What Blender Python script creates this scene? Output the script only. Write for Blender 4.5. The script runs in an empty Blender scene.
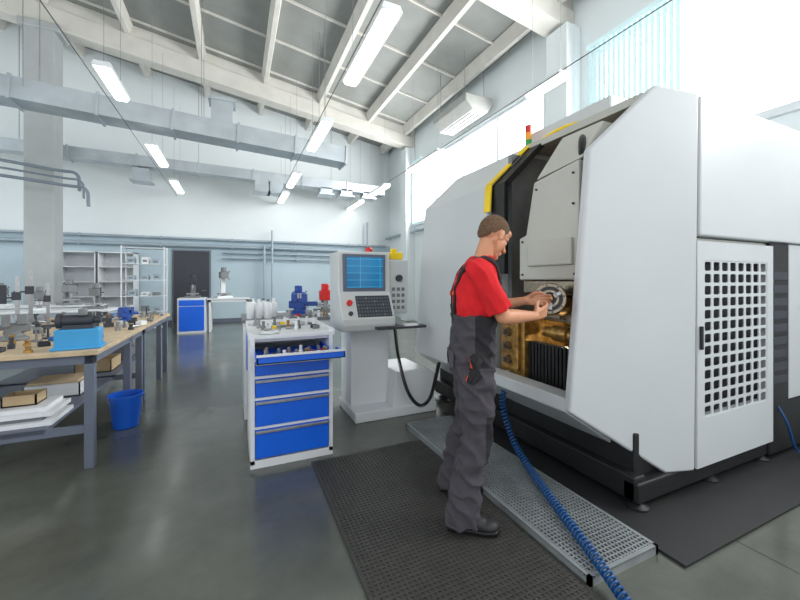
import bpy, bmesh, math, random
from mathutils import Vector, Matrix, noise
random.seed(3)
sc=bpy.context.scene
COL=sc.collection
V=Vector
# ---------------------------------------------------------------- materials
def lin(c):
    r=[]
    for x in c:
        x=x/255.0
        r.append(x/12.92 if x<=0.04045 else ((x+0.055)/1.055)**2.4)
    return r
MATS={}
def mat(name,c,rough=.5,metal=0.0,var=.06,scale=6,bump=0.0,bscale=80,emit=0.0,coat=0.0,spec=.5):
    if name in MATS: return MATS[name]
    m=bpy.data.materials.new(name); m.use_nodes=True
    nt=m.node_tree; N=nt.nodes; L=nt.links
    b=N["Principled BSDF"]
    c=lin(c)
    tc=N.new("ShaderNodeTexCoord"); no=N.new("ShaderNodeTexNoise")
    no.inputs["Scale"].default_value=scale; no.inputs["Detail"].default_value=4
    L.new(tc.outputs["Object"],no.inputs["Vector"])
    rp=N.new("ShaderNodeValToRGB")
    rp.color_ramp.elements[0].position=.3; rp.color_ramp.elements[1].position=.7
    rp.color_ramp.elements[0].color=[max(0,x*(1-var)) for x in c]+[1]
    rp.color_ramp.elements[1].color=[min(1,x*(1+var)) for x in c]+[1]
    L.new(no.outputs["Fac"],rp.inputs["Fac"])
    L.new(rp.outputs["Color"],b.inputs["Base Color"])
    b.inputs["Roughness"].default_value=rough
    b.inputs["Metallic"].default_value=metal
    b.inputs["Specular IOR Level"].default_value=spec
    b.inputs["Coat Weight"].default_value=coat
    if emit>0:
        L.new(rp.outputs["Color"],b.inputs["Emission Color"])
        b.inputs["Emission Strength"].default_value=emit
    if bump>0:
        n2=N.new("ShaderNodeTexNoise"); n2.inputs["Scale"].default_value=bscale
        L.new(tc.outputs["Object"],n2.inputs["Vector"])
        bp=N.new("ShaderNodeBump"); bp.inputs["Strength"].default_value=bump; bp.inputs["Distance"].default_value=.01
        L.new(n2.outputs["Fac"],bp.inputs["Height"]); L.new(bp.outputs["Normal"],b.inputs["Normal"])
    MATS[name]=m
    return m
M_white=mat("machine_white",(197,202,204),.38,var=.02,scale=2)
M_white2=mat("machine_grey_panel",(184,184,176),.4,var=.04,scale=3)
M_black=mat("machine_black",(24,25,27),.5,var=.15)
M_dark=mat("dark_recess",(12,13,14),.5)
M_steel=mat("steel",(165,166,168),.3,.85,var=.14,scale=20)
M_chuck=mat("polished_chuck_steel",(140,130,114),.3,.9,var=.25,scale=40)
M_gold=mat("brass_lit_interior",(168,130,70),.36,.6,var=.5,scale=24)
M_yellow=mat("yellow_paint",(244,208,20),.45)
M_blue=mat("drawer_blue",(8,98,222),.38,var=.03)
M_cabwhite=mat("cabinet_white",(222,226,229),.45,var=.02)
M_red=mat("red_plastic",(205,30,30),.4)
M_green=mat("green_plastic",(30,150,80),.35)
M_amber=mat("amber_plastic",(240,160,30),.35)
M_wall=mat("wall_paint",(223,230,232),.8,var=.02,scale=1.2)
M_wall2=mat("wall_paint_blue",(178,197,207),.7,var=.03,scale=1.2)
M_conc=mat("painted_concrete",(208,206,199),.8,var=.06,scale=3,bump=.1)
M_col=mat("column_grey",(170,175,176),.8,var=.05,scale=3)
M_ceil=mat("ceiling_panel",(144,147,144),.85,var=.08,scale=2)
M_duct=mat("galvanised_duct",(186,195,201),.38,.55,var=.12,scale=2.5)
M_pipe=mat("pipe_paint",(160,174,184),.5,.2)
M_pipe2=mat("pipe_dark",(120,132,142),.5,.2)
M_lamp=mat("lamp_diffuser",(255,255,250),.4,var=.0,emit=2.4)
M_glass=mat("frosted_daylight_glass",(243,247,249),.3,var=.02,scale=.6,emit=2.8)
M_frame=mat("window_frame",(212,218,221),.5)
M_ac=mat("air_conditioner_shell",(158,160,157),.7)
M_blind=mat("blind_fabric",(200,224,228),.8,var=.05,scale=5,emit=.22)  # faint emission stands in for daylight coming through the fabric
M_ply=mat("plywood_top",(190,170,140),.6,var=.15,scale=9)
M_leg=mat("bench_leg_grey",(96,104,120),.5,var=.05)
M_rub=mat("rubber_mat",(58,58,55),.6,var=.15,scale=12,bump=.4,bscale=140)
M_plast=mat("cable_black",(14,14,15),.4)
M_sheet=mat("rubber_sheet",(32,33,34),.6,var=.1)
M_wire=mat("wire_grey",(120,124,126),.5)
M_hose=mat("hose_blue",(12,72,128),.3,var=.1)
M_card=mat("cardboard",(178,156,122),.8,var=.08)
M_bucket=mat("bucket_blue",(16,90,200),.4)
M_cgrey=mat("console_grey",(200,204,204),.45,var=.02)
M_key=mat("key_dark",(50,54,62),.5)
M_keyd=mat("key_cap_dark",(88,94,102),.5)
M_door=mat("door_dark",(56,58,66),.5)
M_castblue=mat("cast_blue",(40,98,170),.45,var=.15)
M_castgrey=mat("cast_grey",(118,122,124),.5,.2,var=.15)
M_grate=mat("galvanised_grate",(150,156,158),.45,.4,var=.15)
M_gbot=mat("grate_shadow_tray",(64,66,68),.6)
M_skin=mat("skin",(206,146,112),.5,var=.07,scale=18)
M_shirt=mat("shirt_red",(210,26,34),.9,var=.06,scale=14,bump=.2,bscale=200)
M_trous=mat("trouser_grey",(68,65,71),.95,var=.12,scale=14,bump=.3,bscale=200)
M_trous2=mat("trouser_mid_grey",(78,76,82),.95,var=.1,scale=14,bump=.2)
M_trousb=mat("trouser_black",(38,37,41),.95,var=.1)
M_orange=mat("orange_trim",(226,84,44),.7)
M_hair=mat("hair_brown",(104,80,60),.95,var=.45,scale=110,bump=.5,bscale=400)
M_shoe=mat("shoe_black",(36,36,38),.55,var=.1)
M_eye=mat("eye_white",(200,190,180),.3)
M_iris=mat("eye_dark",(50,40,35),.3)
M_lip=mat("lip",(178,104,90),.5)
M_fix=mat("fixture_blue",(56,150,205),.5)
M_vb=mat("vise_blue",(26,70,150),.45,var=.15)

def floor_mat():
    m=bpy.data.materials.new("epoxy_floor"); m.use_nodes=True
    nt=m.node_tree; N=nt.nodes; L=nt.links; b=N["Principled BSDF"]
    tc=N.new("ShaderNodeTexCoord")
    n1=N.new("ShaderNodeTexNoise"); n1.inputs["Scale"].default_value=.9; n1.inputs["Detail"].default_value=9; n1.inputs["Roughness"].default_value=.68
    L.new(tc.outputs["Object"],n1.inputs["Vector"])
    rp=N.new("ShaderNodeValToRGB")
    rp.color_ramp.elements[0].position=.32; rp.color_ramp.elements[1].position=.72
    rp.color_ramp.elements[0].color=lin((74,76,70))+[1]; rp.color_ramp.elements[1].color=lin((105,108,100))+[1]
    L.new(n1.outputs["Fac"],rp.inputs["Fac"])
    br=N.new("ShaderNodeTexBrick"); br.offset=0; br.inputs["Scale"].default_value=1
    br.inputs["Mortar Size"].default_value=.006; br.inputs["Brick Width"].default_value=6; br.inputs["Row Height"].default_value=6
    br.inputs["Color1"].default_value=(1,1,1,1); br.inputs["Color2"].default_value=(1,1,1,1); br.inputs["Mortar"].default_value=(.45,.45,.45,1)
    mp=N.new("ShaderNodeMapping"); mp.inputs["Location"].default_value=(3.55,0.35,0)
    L.new(tc.outputs["Object"],mp.inputs["Vector"]); L.new(mp.outputs["Vector"],br.inputs["Vector"])
    mx=N.new("ShaderNodeMixRGB"); mx.blend_type='MULTIPLY'; mx.inputs[0].default_value=1
    L.new(rp.outputs["Color"],mx.inputs[1]); L.new(br.outputs["Color"],mx.inputs[2])
    L.new(mx.outputs[0],b.inputs["Base Color"])
    n2=N.new("ShaderNodeTexNoise"); n2.inputs["Scale"].default_value=3; n2.inputs["Detail"].default_value=5
    L.new(tc.outputs["Object"],n2.inputs["Vector"])
    mr=N.new("ShaderNodeMapRange"); mr.inputs[3].default_value=.12; mr.inputs[4].default_value=.30
    L.new(n2.outputs["Fac"],mr.inputs[0]); L.new(mr.outputs[0],b.inputs["Roughness"])
    b.inputs["Coat Weight"].default_value=.2; b.inputs["Coat Roughness"].default_value=.12
    return m
M_floor=floor_mat()
def screen_mat():
    m=bpy.data.materials.new("screen_display"); m.use_nodes=True
    nt=m.node_tree; N=nt.nodes; L=nt.links; b=N["Principled BSDF"]
    tc=N.new("ShaderNodeTexCoord"); br=N.new("ShaderNodeTexBrick"); br.offset=0
    br.inputs["Scale"].default_value=1; br.inputs["Brick Width"].default_value=.21; br.inputs["Row Height"].default_value=.07
    br.inputs["Mortar Size"].default_value=.0025
    br.inputs["Color1"].default_value=lin((26,112,160))+[1]; br.inputs["Color2"].default_value=lin((20,96,142))+[1]; br.inputs["Mortar"].default_value=lin((60,160,190))+[1]
    sw=N.new("ShaderNodeMapping"); sw.inputs["Rotation"].default_value=(math.radians(-90),0,0)
    L.new(tc.outputs["Object"],sw.inputs["Vector"]); L.new(sw.outputs["Vector"],br.inputs["Vector"])
    L.new(br.outputs["Color"],b.inputs["Base Color"]); L.new(br.outputs["Color"],b.inputs["Emission Color"]); b.inputs["Emission Strength"].default_value=.4
    b.inputs["Roughness"].default_value=.2
    return m
M_screen=screen_mat()

# ---------------------------------------------------------------- geometry
def basis(d):
    d=V(d).normalized()
    a=V((0,0,1)) if abs(d.z)<.9 else V((1,0,0))
    u=a.cross(d).normalized(); w=d.cross(u).normalized()
    return u,w,d
class G:
    def __init__(s): s.v=[]; s.f=[]; s.m=[]
    def add(s,vs,fs,mi=0,M=None):
        o=len(s.v)
        for p in vs:
            p=V(p)
            s.v.append(M@p if M is not None else p)
        for f in fs: s.f.append([i+o for i in f]); s.m.append(mi)
    def box(s,x0,x1,y0,y1,z0,z1,mi=0,M=None):
        vs=[(x0,y0,z0),(x1,y0,z0),(x1,y1,z0),(x0,y1,z0),(x0,y0,z1),(x1,y0,z1),(x1,y1,z1),(x0,y1,z1)]
        s.add(vs,[(0,3,2,1),(4,5,6,7),(0,1,5,4),(1,2,6,5),(2,3,7,6),(3,0,4,7)],mi,M)
    def loft(s,rings,mi=0,cap=True,M=None):
        n=len(rings[0]); vs=[p for r in rings for p in r]; fs=[]
        for k in range(len(rings)-1):
            for i in range(n):
                j=(i+1)%n
                fs.append((k*n+i,k*n+j,(k+1)*n+j,(k+1)*n+i))
        if cap:
            fs.append(tuple(range(n-1,-1,-1))); fs.append(tuple((len(rings)-1)*n+i for i in range(n)))
        s.add(vs,fs,mi,M)
    def cyl(s,p1,p2,r1,r2=None,n=20,mi=0,cap=True,M=None):
        if r2 is None: r2=r1
        p1=V(p1);p2=V(p2);u,w,d=basis(p2-p1)
        rg=[]
        for p,r in((p1,r1),(p2,r2)):
            rg.append([p+(u*math.cos(2*math.pi*i/n)+w*math.sin(2*math.pi*i/n))*r for i in range(n)])
        s.loft(rg,mi,cap,M)
    def capsule(s,p1,r1,p2,r2,n=18,mi=0,M=None):
        p1=V(p1);p2=V(p2);u,w,d=basis(p2-p1); rg=[]
        for p,r,a0,a1 in((p1,r1,-85,0),(p2,r2,0,85)):
            for k in range(5):
                a=math.radians(a0+(a1-a0)*k/4)
                c=p+d*(r*math.sin(a)); rr=r*math.cos(a)
                rg.append([c+(u*math.cos(2*math.pi*i/n)+w*math.sin(2*math.pi*i/n))*rr for i in range(n)])
        s.loft(rg,mi,True,M)
    def ell(s,c,r,n=20,m=12,mi=0,M=None):
        c=V(c); rg=[]
        for k in range(m+1):
            a=math.radians(-86+172*k/m)
            rg.append([c+V((r[0]*math.cos(a)*math.cos(2*math.pi*i/n),r[1]*math.cos(a)*math.sin(2*math.pi*i/n),r[2]*math.sin(a))) for i in range(n)])
        s.loft(rg,mi,True,M)
    def prismY(s,poly,y0,y1,mi=0,M=None):
        s.loft([[V((x,y0,z)) for x,z in poly],[V((x,y1,z)) for x,z in poly]],mi,True,M)
    def prismX(s,poly,x0,x1,mi=0,M=None):
        s.loft([[V((x0,y,z)) for y,z in poly],[V((x1,y,z)) for y,z in poly]],mi,True,M)
    def prismZ(s,poly,z0,z1,mi=0,M=None):
        s.loft([[V((x,y,z0)) for x,y in poly],[V((x,y,z1)) for x,y in poly]],mi,True,M)
    def lathe(s,c,prof,n=24,mi=0,cap=True,M=None):
        c=V(c); s.loft([[c+V((r*math.cos(2*math.pi*i/n),r*math.sin(2*math.pi*i/n),z)) for i in range(n)] for r,z in prof],mi,cap,M)
    def tube(s,pts,r,n=8,mi=0,M=None):
        pts=[V(p) for p in pts]; rg=[]; d=(pts[1]-pts[0]).normalized(); u,w,_=basis(d)
        for k,p in enumerate(pts):
            if k==0: t=pts[1]-pts[0]
            elif k==len(pts)-1: t=pts[-1]-pts[-2]
            else: t=pts[k+1]-pts[k-1]
            t.normalize()
            u=(u-t*u.dot(t)).normalized(); w=t.cross(u)
            rr=r[k] if isinstance(r,(list,tuple)) else r
            rg.append([p+(u*math.cos(2*math.pi*i/n)+w*math.sin(2*math.pi*i/n))*rr for i in range(n)])
        s.loft(rg,mi,True,M)
def spline(P,n=8):
    P=[V(p) for p in P]; out=[]
    Q=[P[0]*2-P[1]]+P+[P[-1]*2-P[-2]]
    for i in range(1,len(Q)-2):
        a,b,c,d=Q[i-1],Q[i],Q[i+1],Q[i+2]
        for k in range(n):
            t=k/n
            out.append(.5*((2*b)+(c-a)*t+(2*a-5*b+4*c-d)*t*t+(3*b-a-3*c+d)*t**3))
    out.append(P[-1]); return out
def helix(path,R,pitch,per=12):
    path=[V(p) for p in path]; L=[0]
    for i in range(1,len(path)): L.append(L[-1]+(path[i]-path[i-1]).length)
    tot=L[-1]; N=int(tot/pitch*per); out=[]; j=0
    u,w,_=basis(path[1]-path[0])
    for k in range(N+1):
        s=tot*k/N
        while j<len(L)-2 and L[j+1]<s: j+=1
        t=(s-L[j])/max(1e-6,L[j+1]-L[j]); p=path[j].lerp(path[j+1],t)
        d=(path[j+1]-path[j]).normalized()
        u=(u-d*u.dot(d)).normalized(); w=d.cross(u)
        a=2*math.pi*k/per
        out.append(p+(u*math.cos(a)+w*math.sin(a))*R)
    return out
ORG={}
def finish(me,mats,smooth,ang=35):
    bm=bmesh.new(); bm.from_mesh(me); bmesh.ops.recalc_face_normals(bm,faces=bm.faces); bm.to_mesh(me); bm.free()
    for m in (mats if isinstance(mats,(list,tuple)) else [mats]): me.materials.append(m)
    if smooth:
        me.polygons.foreach_set("use_smooth",[True]*len(me.polygons))
        if smooth!='all': me.set_sharp_from_angle(angle=math.radians(ang))
def mk(name,g,mats,parent=None,bevel=0,smooth=True,label=None,cat=None,kind=None,group=None,loc=None):
    if parent is not None: org=ORG[parent.name]
    elif loc is not None: org=V(loc)
    else:
        xs=[p.x for p in g.v]; ys=[p.y for p in g.v]; zs=[p.z for p in g.v]
        org=V(((min(xs)+max(xs))/2,(min(ys)+max(ys))/2,min(zs)))
    me=bpy.data.meshes.new(name)
    me.from_pydata([tuple(p-org) for p in g.v],[],g.f)
    me.polygons.foreach_set("material_index",g.m)
    finish(me,mats,smooth)
    o=bpy.data.objects.new(name,me); COL.objects.link(o)
    if parent is not None: o.parent=parent
    else: o.location=org
    ORG[o.name]=org
    if bevel>0:
        b=o.modifiers.new("bevel",'BEVEL'); b.width=bevel; b.segments=2; b.limit_method='ANGLE'; b.angle_limit=math.radians(40)
    if label: o["label"]=label
    if cat: o["category"]=cat
    if kind: o["kind"]=kind
    if group: o["group"]=group
    return o
def thing(name,label,cat,loc=(0,0,0),rot=0,local=False,group=None):
    e=bpy.data.objects.new(name,None); COL.objects.link(e); e.location=loc; e.rotation_euler=(0,0,rot); e.empty_display_size=.1
    e["label"]=label; e["category"]=cat
    if group: e["group"]=group
    ORG[e.name]=V((0,0,0)) if local else V(loc)
    return e
def kids(o): return [c for c in bpy.data.objects if c.parent==o]
def dup(o,loc,rot=None,label=None,scale=None):
    n=o.copy(); COL.objects.link(n); n.location=loc
    if rot is not None: n.rotation_euler=(0,0,rot)
    if scale: n.scale=scale
    if label: n["label"]=label
    def rec(a,b):
        for c in kids(a):
            if c==b: continue
            d=c.copy(); d.parent=b; COL.objects.link(d); rec(c,d)
    rec(o,n); return n

# ---------------------------------------------------------------- camera
cd=bpy.data.cameras.new("camera"); cam=bpy.data.objects.new("camera",cd); COL.objects.link(cam)
cd.sensor_width=36; cd.lens=16.4; cd.shift_y=-.025; cd.clip_start=.05
cam.location=(0,0,1.4); cam.rotation_euler=(math.radians(90),0,-math.radians(24.3)); sc.camera=cam
sc.view_settings.view_transform='Standard'; sc.view_settings.look='None'; sc.view_settings.exposure=.3

# ---------------------------------------------------------------- room
RX=5.65; FY=13.5; LX=-9.0; BY=-3.0
def cz(x): return 6.6+.165*(RX-x)
g=G(); g.box(LX,RX+.3,BY,FY,-.1,0); mk("floor",g,M_floor,kind="structure",loc=(0,0,0),smooth=False)
g=G(); g.box(RX,RX+.3,BY,FY+.3,0,3.34); g.box(RX,RX+.3,BY,FY+.3,5.33,6.75)
for a,b in((BY,-2),(4.3,5.5),(11.4,FY+.3)): g.box(RX,RX+.3,a,b,3.34,5.33)
mk("wall_right",g,M_wall,kind="structure",smooth=False)
g=G(); g.box(LX,RX,FY,FY+.3,0,2.75,1); g.prismY([(LX,2.75),(RX,2.75),(RX,6.75),(LX,9.2)],FY,FY+.3,0)
mk("wall_far",g,[M_wall,M_wall2],kind="structure",smooth=False)
g=G(); g.box(LX-.3,LX,BY,FY+.3,0,1.5); g.box(LX-.3,LX,BY,FY+.3,5.5,9.3)
for a,b in((BY,-1),(4.5,6),(12,FY+.3)): g.box(LX-.3,LX,a,b,1.5,5.5)
mk("wall_left",g,M_wall,kind="structure",smooth=False)
g=G(); g.prismY([(LX-.3,cz(LX-.3)),(RX+.3,cz(RX+.3)),(RX+.3,cz(RX+.3)+.2),(LX-.3,cz(LX-.3)+.2)],BY,FY+.3)
y=-2.5
while y<FY:
    g.prismY([(LX,cz(LX)-.05),(RX,cz(RX)-.05),(RX,cz(RX)+.01),(LX,cz(LX)+.01)],y,y+.04,1); y+=1.5
mk("ceiling",g,[M_ceil,M_conc],kind="structure",smooth=False)
def window(name,x,y0,y1,z0,z1,n):
    g=G(); g.box(x+.12,x+.14,y0,y1,z0,z1,0)
    for i in range(n+1):
        yy=y0+(y1-y0)*i/n; g.box(x+.06,x+.13,max(y0,yy-.03),min(y1,yy+.03),z0,z1,1)
    g.box(x+.05,x+.15,y0,y1,z0,z0+.06,1); g.box(x+.05,x+.15,y0,y1,z1-.06,z1,1); 
    mk(name,g,[M_glass,M_frame],kind="structure",smooth=False)
window("window_1",RX,5.5,11.4,3.34,5.33,4); window("window_2",RX,-2,4.3,3.34,5.33,2)
window("window_3",LX-.28,-1,4.5,1.5,5.5,3); window("window_4",LX-.28,6,12,1.5,5.5,3)
g=G(); g.box(RX-.08,RX+.02,BY,4.3,3.26,3.34); mk("trim_1",g,M_frame,kind="structure",smooth=False)
g=G(); g.box(RX-.08,RX+.02,5.5,11.4,3.26,3.34); mk("trim_2",g,M_frame,kind="structure",smooth=False)
g=G(); g.box(LX,RX,FY-.02,FY,0,.12); mk("baseboard_far",g,M_leg,kind="structure",smooth=False)
def blind(y0,y1):
    g=G(); y=y0
    while y<y1:
        g.box(-.04,.04,-.003,.003,3.3,5.35,0,Matrix.Translation((RX-.1,y,0))@Matrix.Rotation(math.radians(70),4,'Z')); y+=.085
    g.box(RX-.14,RX-.06,y0-.05,y1,5.35,5.42)
    mk("vertical_blind",g,M_blind,label="pale blue vertical fabric blind beside the tall window",cat="blind",smooth=False,group="vertical blinds")
blind(3.0,4.4); blind(10.6,11.4)
g=G(); x0=-1.78; g.box(x0-.05,x0+1.05,FY-.04,FY,0,2.38,1); g.box(x0,x0+1,FY-.09,FY-.03,0,2.33,0); g.cyl((x0+.9,FY-.15,1.05),(x0+.78,FY-.15,1.05),.012,mi=1); g.cyl((x0+.9,FY-.15,1.05),(x0+.9,FY-.08,1.05),.012,mi=1)
mk("door_1",g,[M_door,M_pipe2],kind="structure",smooth=False)
for (x0,x1,y0,y1,lab) in((5.3,5.65,4.62,5.1,"white concrete column standing against the window wall"),(5.3,5.65,11.25,11.7,"white concrete column in the far room corner"),(-4.45,-3.9,11.2,11.7,"grey painted concrete column standing free in the workshop"),(-4.45,-3.9,4.7,5.2,"grey painted concrete column standing free in the workshop")):
    g=G(); g.box(x0,x1,y0,y1,0,cz(x0)-.85 if x0<0 else 5.95); 
    if x0<0: g.box(x0-.1,x1+.1,y0-.05,y1+.05,cz(x0)-1.0,cz(x0)-.82)
    mk("concrete_column",g,M_col if x0<0 else M_wall,bevel=.02,label=lab,cat="column",group="building columns",smooth=False)
for y0 in(4.75,11.25):
    g=G(); zb=.9
    g.prismY([(LX,cz(LX)-zb),(RX,cz(RX)-.66),(RX,cz(RX)-.3),(LX,cz(LX)-.3)],y0,y0+.42)
    g.prismY([(LX,cz(LX)-.42),(RX,cz(RX)-.42),(RX,cz(RX)-.0),(LX,cz(LX)-.0)],y0+.05,y0+.36)
    mk("roof_beam",g,M_conc,bevel=.02,label="off-white concrete roof girder spanning the hall",cat="beam",group="roof girders",smooth=False)
for x in(5.3,4.0,2.4,.8,-.85,-2.5,-4.1,-5.8):
    g=G(); g.prismY([(x-.05,cz(x)-.3),(x+.05,cz(x)-.3),(x+.11,cz(x)+.0),(x-.11,cz(x)+.0)],BY,FY)
    mk("roof_purlin",g,M_conc,label="off-white concrete rib under the roof panels",cat="roof rib",group="roof ribs",smooth=False)
LZ=4.1
L0=thing("ceiling_lamp","long white fluorescent ceiling lamp hanging on wires","lamp",(1.43,4.1,LZ),local=True,group="fluorescent ceiling lamps")
g=G(); g.prismY([(-.12,0),(.12,0),(.09,.07),(-.09,.07)],-.75,.75); mk("lamp_housing",g,M_frame,L0,bevel=.005)
g=G(); g.prismY([(-.1,-.004),(-.07,-.045),(.07,-.045),(.1,-.004)],-.72,.72); mk("lamp_diffuser",g,M_lamp,L0)
for s in(-1,1):
    g=G(); g.cyl((0,s*.6,.07),(0,s*.6,2.6),.003,n=6); mk("hanging_wire",g,M_wire,L0)
for x,ys in((1.43,(6.9,10.2,12.5)),(-1.54,(2.6,9.4,12.3)),(3.95,(7.38,10.4,12.7))):
    for y in ys: dup(L0,(x,y,LZ))
dup(L0,(3.95,3.8,LZ),scale=(.9,.42,.9),label="short white fluorescent ceiling lamp hanging near the window wall")
dup(L0,(-1.54,6.2,LZ),scale=(.95,.62,.95),label="short white fluorescent ceiling lamp hanging over the workbenches")
for x in(1.43,-1.54,3.95):
    g=G(); g.tube([(x-.16,BY+.1,LZ-.03),(x-.16,FY,LZ-.03)],.006,n=6)
    mk("power_cable",g,M_plast,label="thin black power cable running beside the lamp row",cat="cable",group="lamp power cables")
def duct(g,p,q,w,h,st=1.15):
    p=V(p);q=V(q); d=(q-p); L=d.length; u=d.normalized(); M=Matrix.Translation(p)@u.to_track_quat('X','Z').to_matrix().to_4x4()
    g.box(0,L,-w/2,w/2,0,h,0,M); x=0
    while x<=L+.01:
        g.box(x-.02,x+.02,-w/2-.03,w/2+.03,-.03,h+.03,0,M); x+=st
D=thing("ventilation_duct","large galvanised rectangular air duct under the roof","duct",(-2,8.2,4.2))
g=G(); duct(g,(-8,8.2,4.62),(2.35,8.5,4.13),.5,.36); mk("duct_body",g,M_duct,D,smooth=False)
for x in(-6,-3.2,-.6,1.8):
    for y in(8.05,8.62): g=G(); g.cyl((x,y,4.6),(x,y,cz(x)),.006,n=6); mk("hanging_rod",g,M_steel,D)
g=G(); g.box(-.45,-.05,8.25,8.6,4.5,5.1); g.box(-.5,.0,8.22,8.66,5.05,5.12); mk("duct_branch",g,M_duct,D,smooth=False)
D=thing("ventilation_duct","smaller galvanised air duct with square outlets along the far side","duct",(0,12.3,4.5))
g=G(); duct(g,(-7,12.4,4.65),(4.9,12.4,4.45),.4,.3,1.5)
mk("duct_body",g,M_duct,D,smooth=False)
for x in(-2.6,.55,1.0,2.6,3.3,4.1):
    g=G(); h=.3 if x<2 else .18
    g.box(x,x+.4,12.2,12.6,4.5-h,4.52); g.box(x-.06,x+.46,12.14,12.66,4.5-h-.05,4.5-h); mk("air_outlet",g,M_duct,D,smooth=False)
for x in(-5,-1,3):
    g=G(); g.cyl((x,12.4,4.7),(x,12.4,cz(x)),.008,n=6); mk("hanging_rod",g,M_steel,D)
A=thing("air_conditioner","white ceiling air conditioner unit beside the window wall","air conditioner",(4.9,7.6,5.4))
g=G(); g.prismY([(4.75,5.5),(4.95,5.3),(5.35,5.3),(5.5,5.5),(5.5,5.66),(4.75,5.66)],6.9,8.4); mk("unit_body",g,M_ac,A,bevel=.02)
for i in range(3): g=G(); g.box(4.98+.12*i,5.03+.12*i,7.05,8.25,5.285,5.302); mk("air_grille",g,M_key,A,smooth=False)
for x in(4.85,5.4):
    for y in(7.1,8.2): g=G(); g.cyl((x,y,5.66),(x,y,cz(x)),.008,n=6); mk("hanging_rod",g,M_steel,A)
for z,r,x0,x1 in((2.72,.04,-6.5,5.4),(2.5,.06,-6.5,3.6),(2.3,.035,-.4,5.4),(2.12,.03,-.4,5.2)):
    g=G(); g.tube([(x0,FY-.15,z),(x1,FY-.15,z)],r,n=12)
    x=x0+.4
    while x<x1: g.box(x-.02,x+.02,FY-.16-r,FY,z-r-.01,z+r+.01); x+=2
    mk("wall_pipe",g,M_pipe,label="grey painted pipe running along the far wall",cat="pipe",group="pipes on the far wall")
for k,x in enumerate((.9,1.15,4.6)):
    g=G(); g.tube([(x,FY-.27,0),(x,FY-.27,2.6+.5*k)],.035,n=10); mk("riser_pipe",g,M_pipe,label="vertical grey pipe against the far wall",cat="pipe",group="riser pipes")
for k in range(5):
    g=G(); z=3.95-.2*k; xe=-3.35+.13*k if k<3 else -4.6
    yy=10.95-.16*k
    g.tube(spline([(LX,yy,z+.3),(-5.5,yy,z+.16),(xe-.5,yy,z),(xe-.06,yy,z-.06),(xe,yy,z-.45)],6),.025 if k%2 else .035,n=10)
    mk("service_pipe",g,M_pipe2,label="dark grey service pipe passing the concrete column and bending down",cat="pipe",group="service pipes by the column")
g=G(); g.tube([(RX-.15,5.3,3.05),(RX-.15,FY,3.05)],.05,n=10); mk("wall_pipe",g,M_pipe,label="grey pipe running under the windows",cat="pipe")

# ---------------------------------------------------------------- mats, grate, hose
g=G(); x0,x1,y0,y1=.53,1.46,.3,2.82; z=.012
g.box(x0,x1,y0,y1,0.001,z)
y=y0+.03
while y<y1-.03: g.box(x0+.02,x1-.02,y,y+.01,z,z+.004); y+=.025
x=x0+.03
while x<x1-.03: g.box(x,x+.01,y0+.02,y1-.02,z,z+.0035); x+=.025
mk("rubber_mat",g,M_rub,label="black ribbed rubber anti-fatigue mat on the floor",cat="floor mat",smooth=False,group="rubber mats")
g=G(); g.prismZ([(1.99,1.04),(4.6,1.04),(4.6,1.6),(2.6,1.6),(2.6,3.3),(1.99,3.3)],.001,.014); mk("rubber_mat",g,M_sheet,label="smooth black rubber sheet laid around the machine base",cat="floor mat",smooth=False,group="rubber mats")
T=thing("floor_grate","galvanised steel grating platform lying beside the machine","grating",(1.72,2.14,0))
g=G(); x0,x1,y0,y1=1.47,1.97,1.155,3.12
g.box(x0,x1,y0,y0+.02,0,.045);g.box(x0,x1,y1-.02,y1,0,.045);g.box(x0,x0+.02,y0,y1,0,.045);g.box(x1-.02,x1,y0,y1,0,.045)
mk("grate_frame",g,M_grate,T,smooth=False)
g=G(); y=y0+.025
while y<y1: g.box(x0,x1,y,y+.008,.033,.043); y+=.024
x=x0+.025
while x<x1: g.box(x,x+.008,y0,y1,.033,.044); x+=.024
mk("grate_bars",g,M_grate,T,smooth=False)
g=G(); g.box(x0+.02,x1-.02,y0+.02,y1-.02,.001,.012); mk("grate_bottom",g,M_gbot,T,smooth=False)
H=thing("air_hose","blue coiled plastic air hose trailing over the grating","hose",(1.8,1.6,.05))
path=spline([(2.0,2.34,.6),(1.95,2.32,.4),(1.96,2.22,.17),(1.9,2.0,.08),(1.81,1.79,.075),(1.70,1.53,.075),(1.585,1.25,.075),(1.49,1.02,.065),(1.38,.75,.042),(1.27,.45,.042)],14)
g=G(); g.tube(helix(path,.0205,.026,12),.007,n=6); mk("hose_coil",g,M_hose,H,smooth='all')
g=G(); g.cyl((2.0,2.34,.6),(2.03,2.35,.66),.016); mk("hose_fitting",g,M_steel,H)

# ---------------------------------------------------------------- CNC machine
C=thing("cnc_machine","large white-grey CNC machining centre with open work area","machine",(3.0,2.6,0))
def f(x): return 1.6-.287*(x-1.86)
prof=[(1.86,.59),(1.99,2.21),(2.43,2.64),(2.73,2.61),(2.70,.17),(2.5,.17)]
g=G(); g.loft([[V((x,f(x),z)) for x,z in prof],[V((x,f(x)+.05,z)) for x,z in prof]]); mk("end_cover",g,M_white,C,bevel=.012,smooth=False)
pf=[(1.86,.59),(1.99,2.21),(2.43,2.62),(2.73,2.62),(2.73,.17),(2.5,.17)]
g=G(); g.loft([[V((x,yy,z)) for x,z in pf] for yy in (2.55,3.7)]+[[V((x+(.16 if x<2.5 else 0),3.95,z)) for x,z in pf]]); mk("front_cover",g,M_white,C,bevel=.012,smooth=False)
g=G(); g.box(2.745,5.0,1.35,3.95,1.69,2.6); mk("upper_body",g,M_white,C,bevel=.012,smooth=False)
g=G(); g.box(2.4,2.75,1.5,2.56,2.56,2.615); mk("roof_panel",g,M_white2,C,smooth=False)
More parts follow.
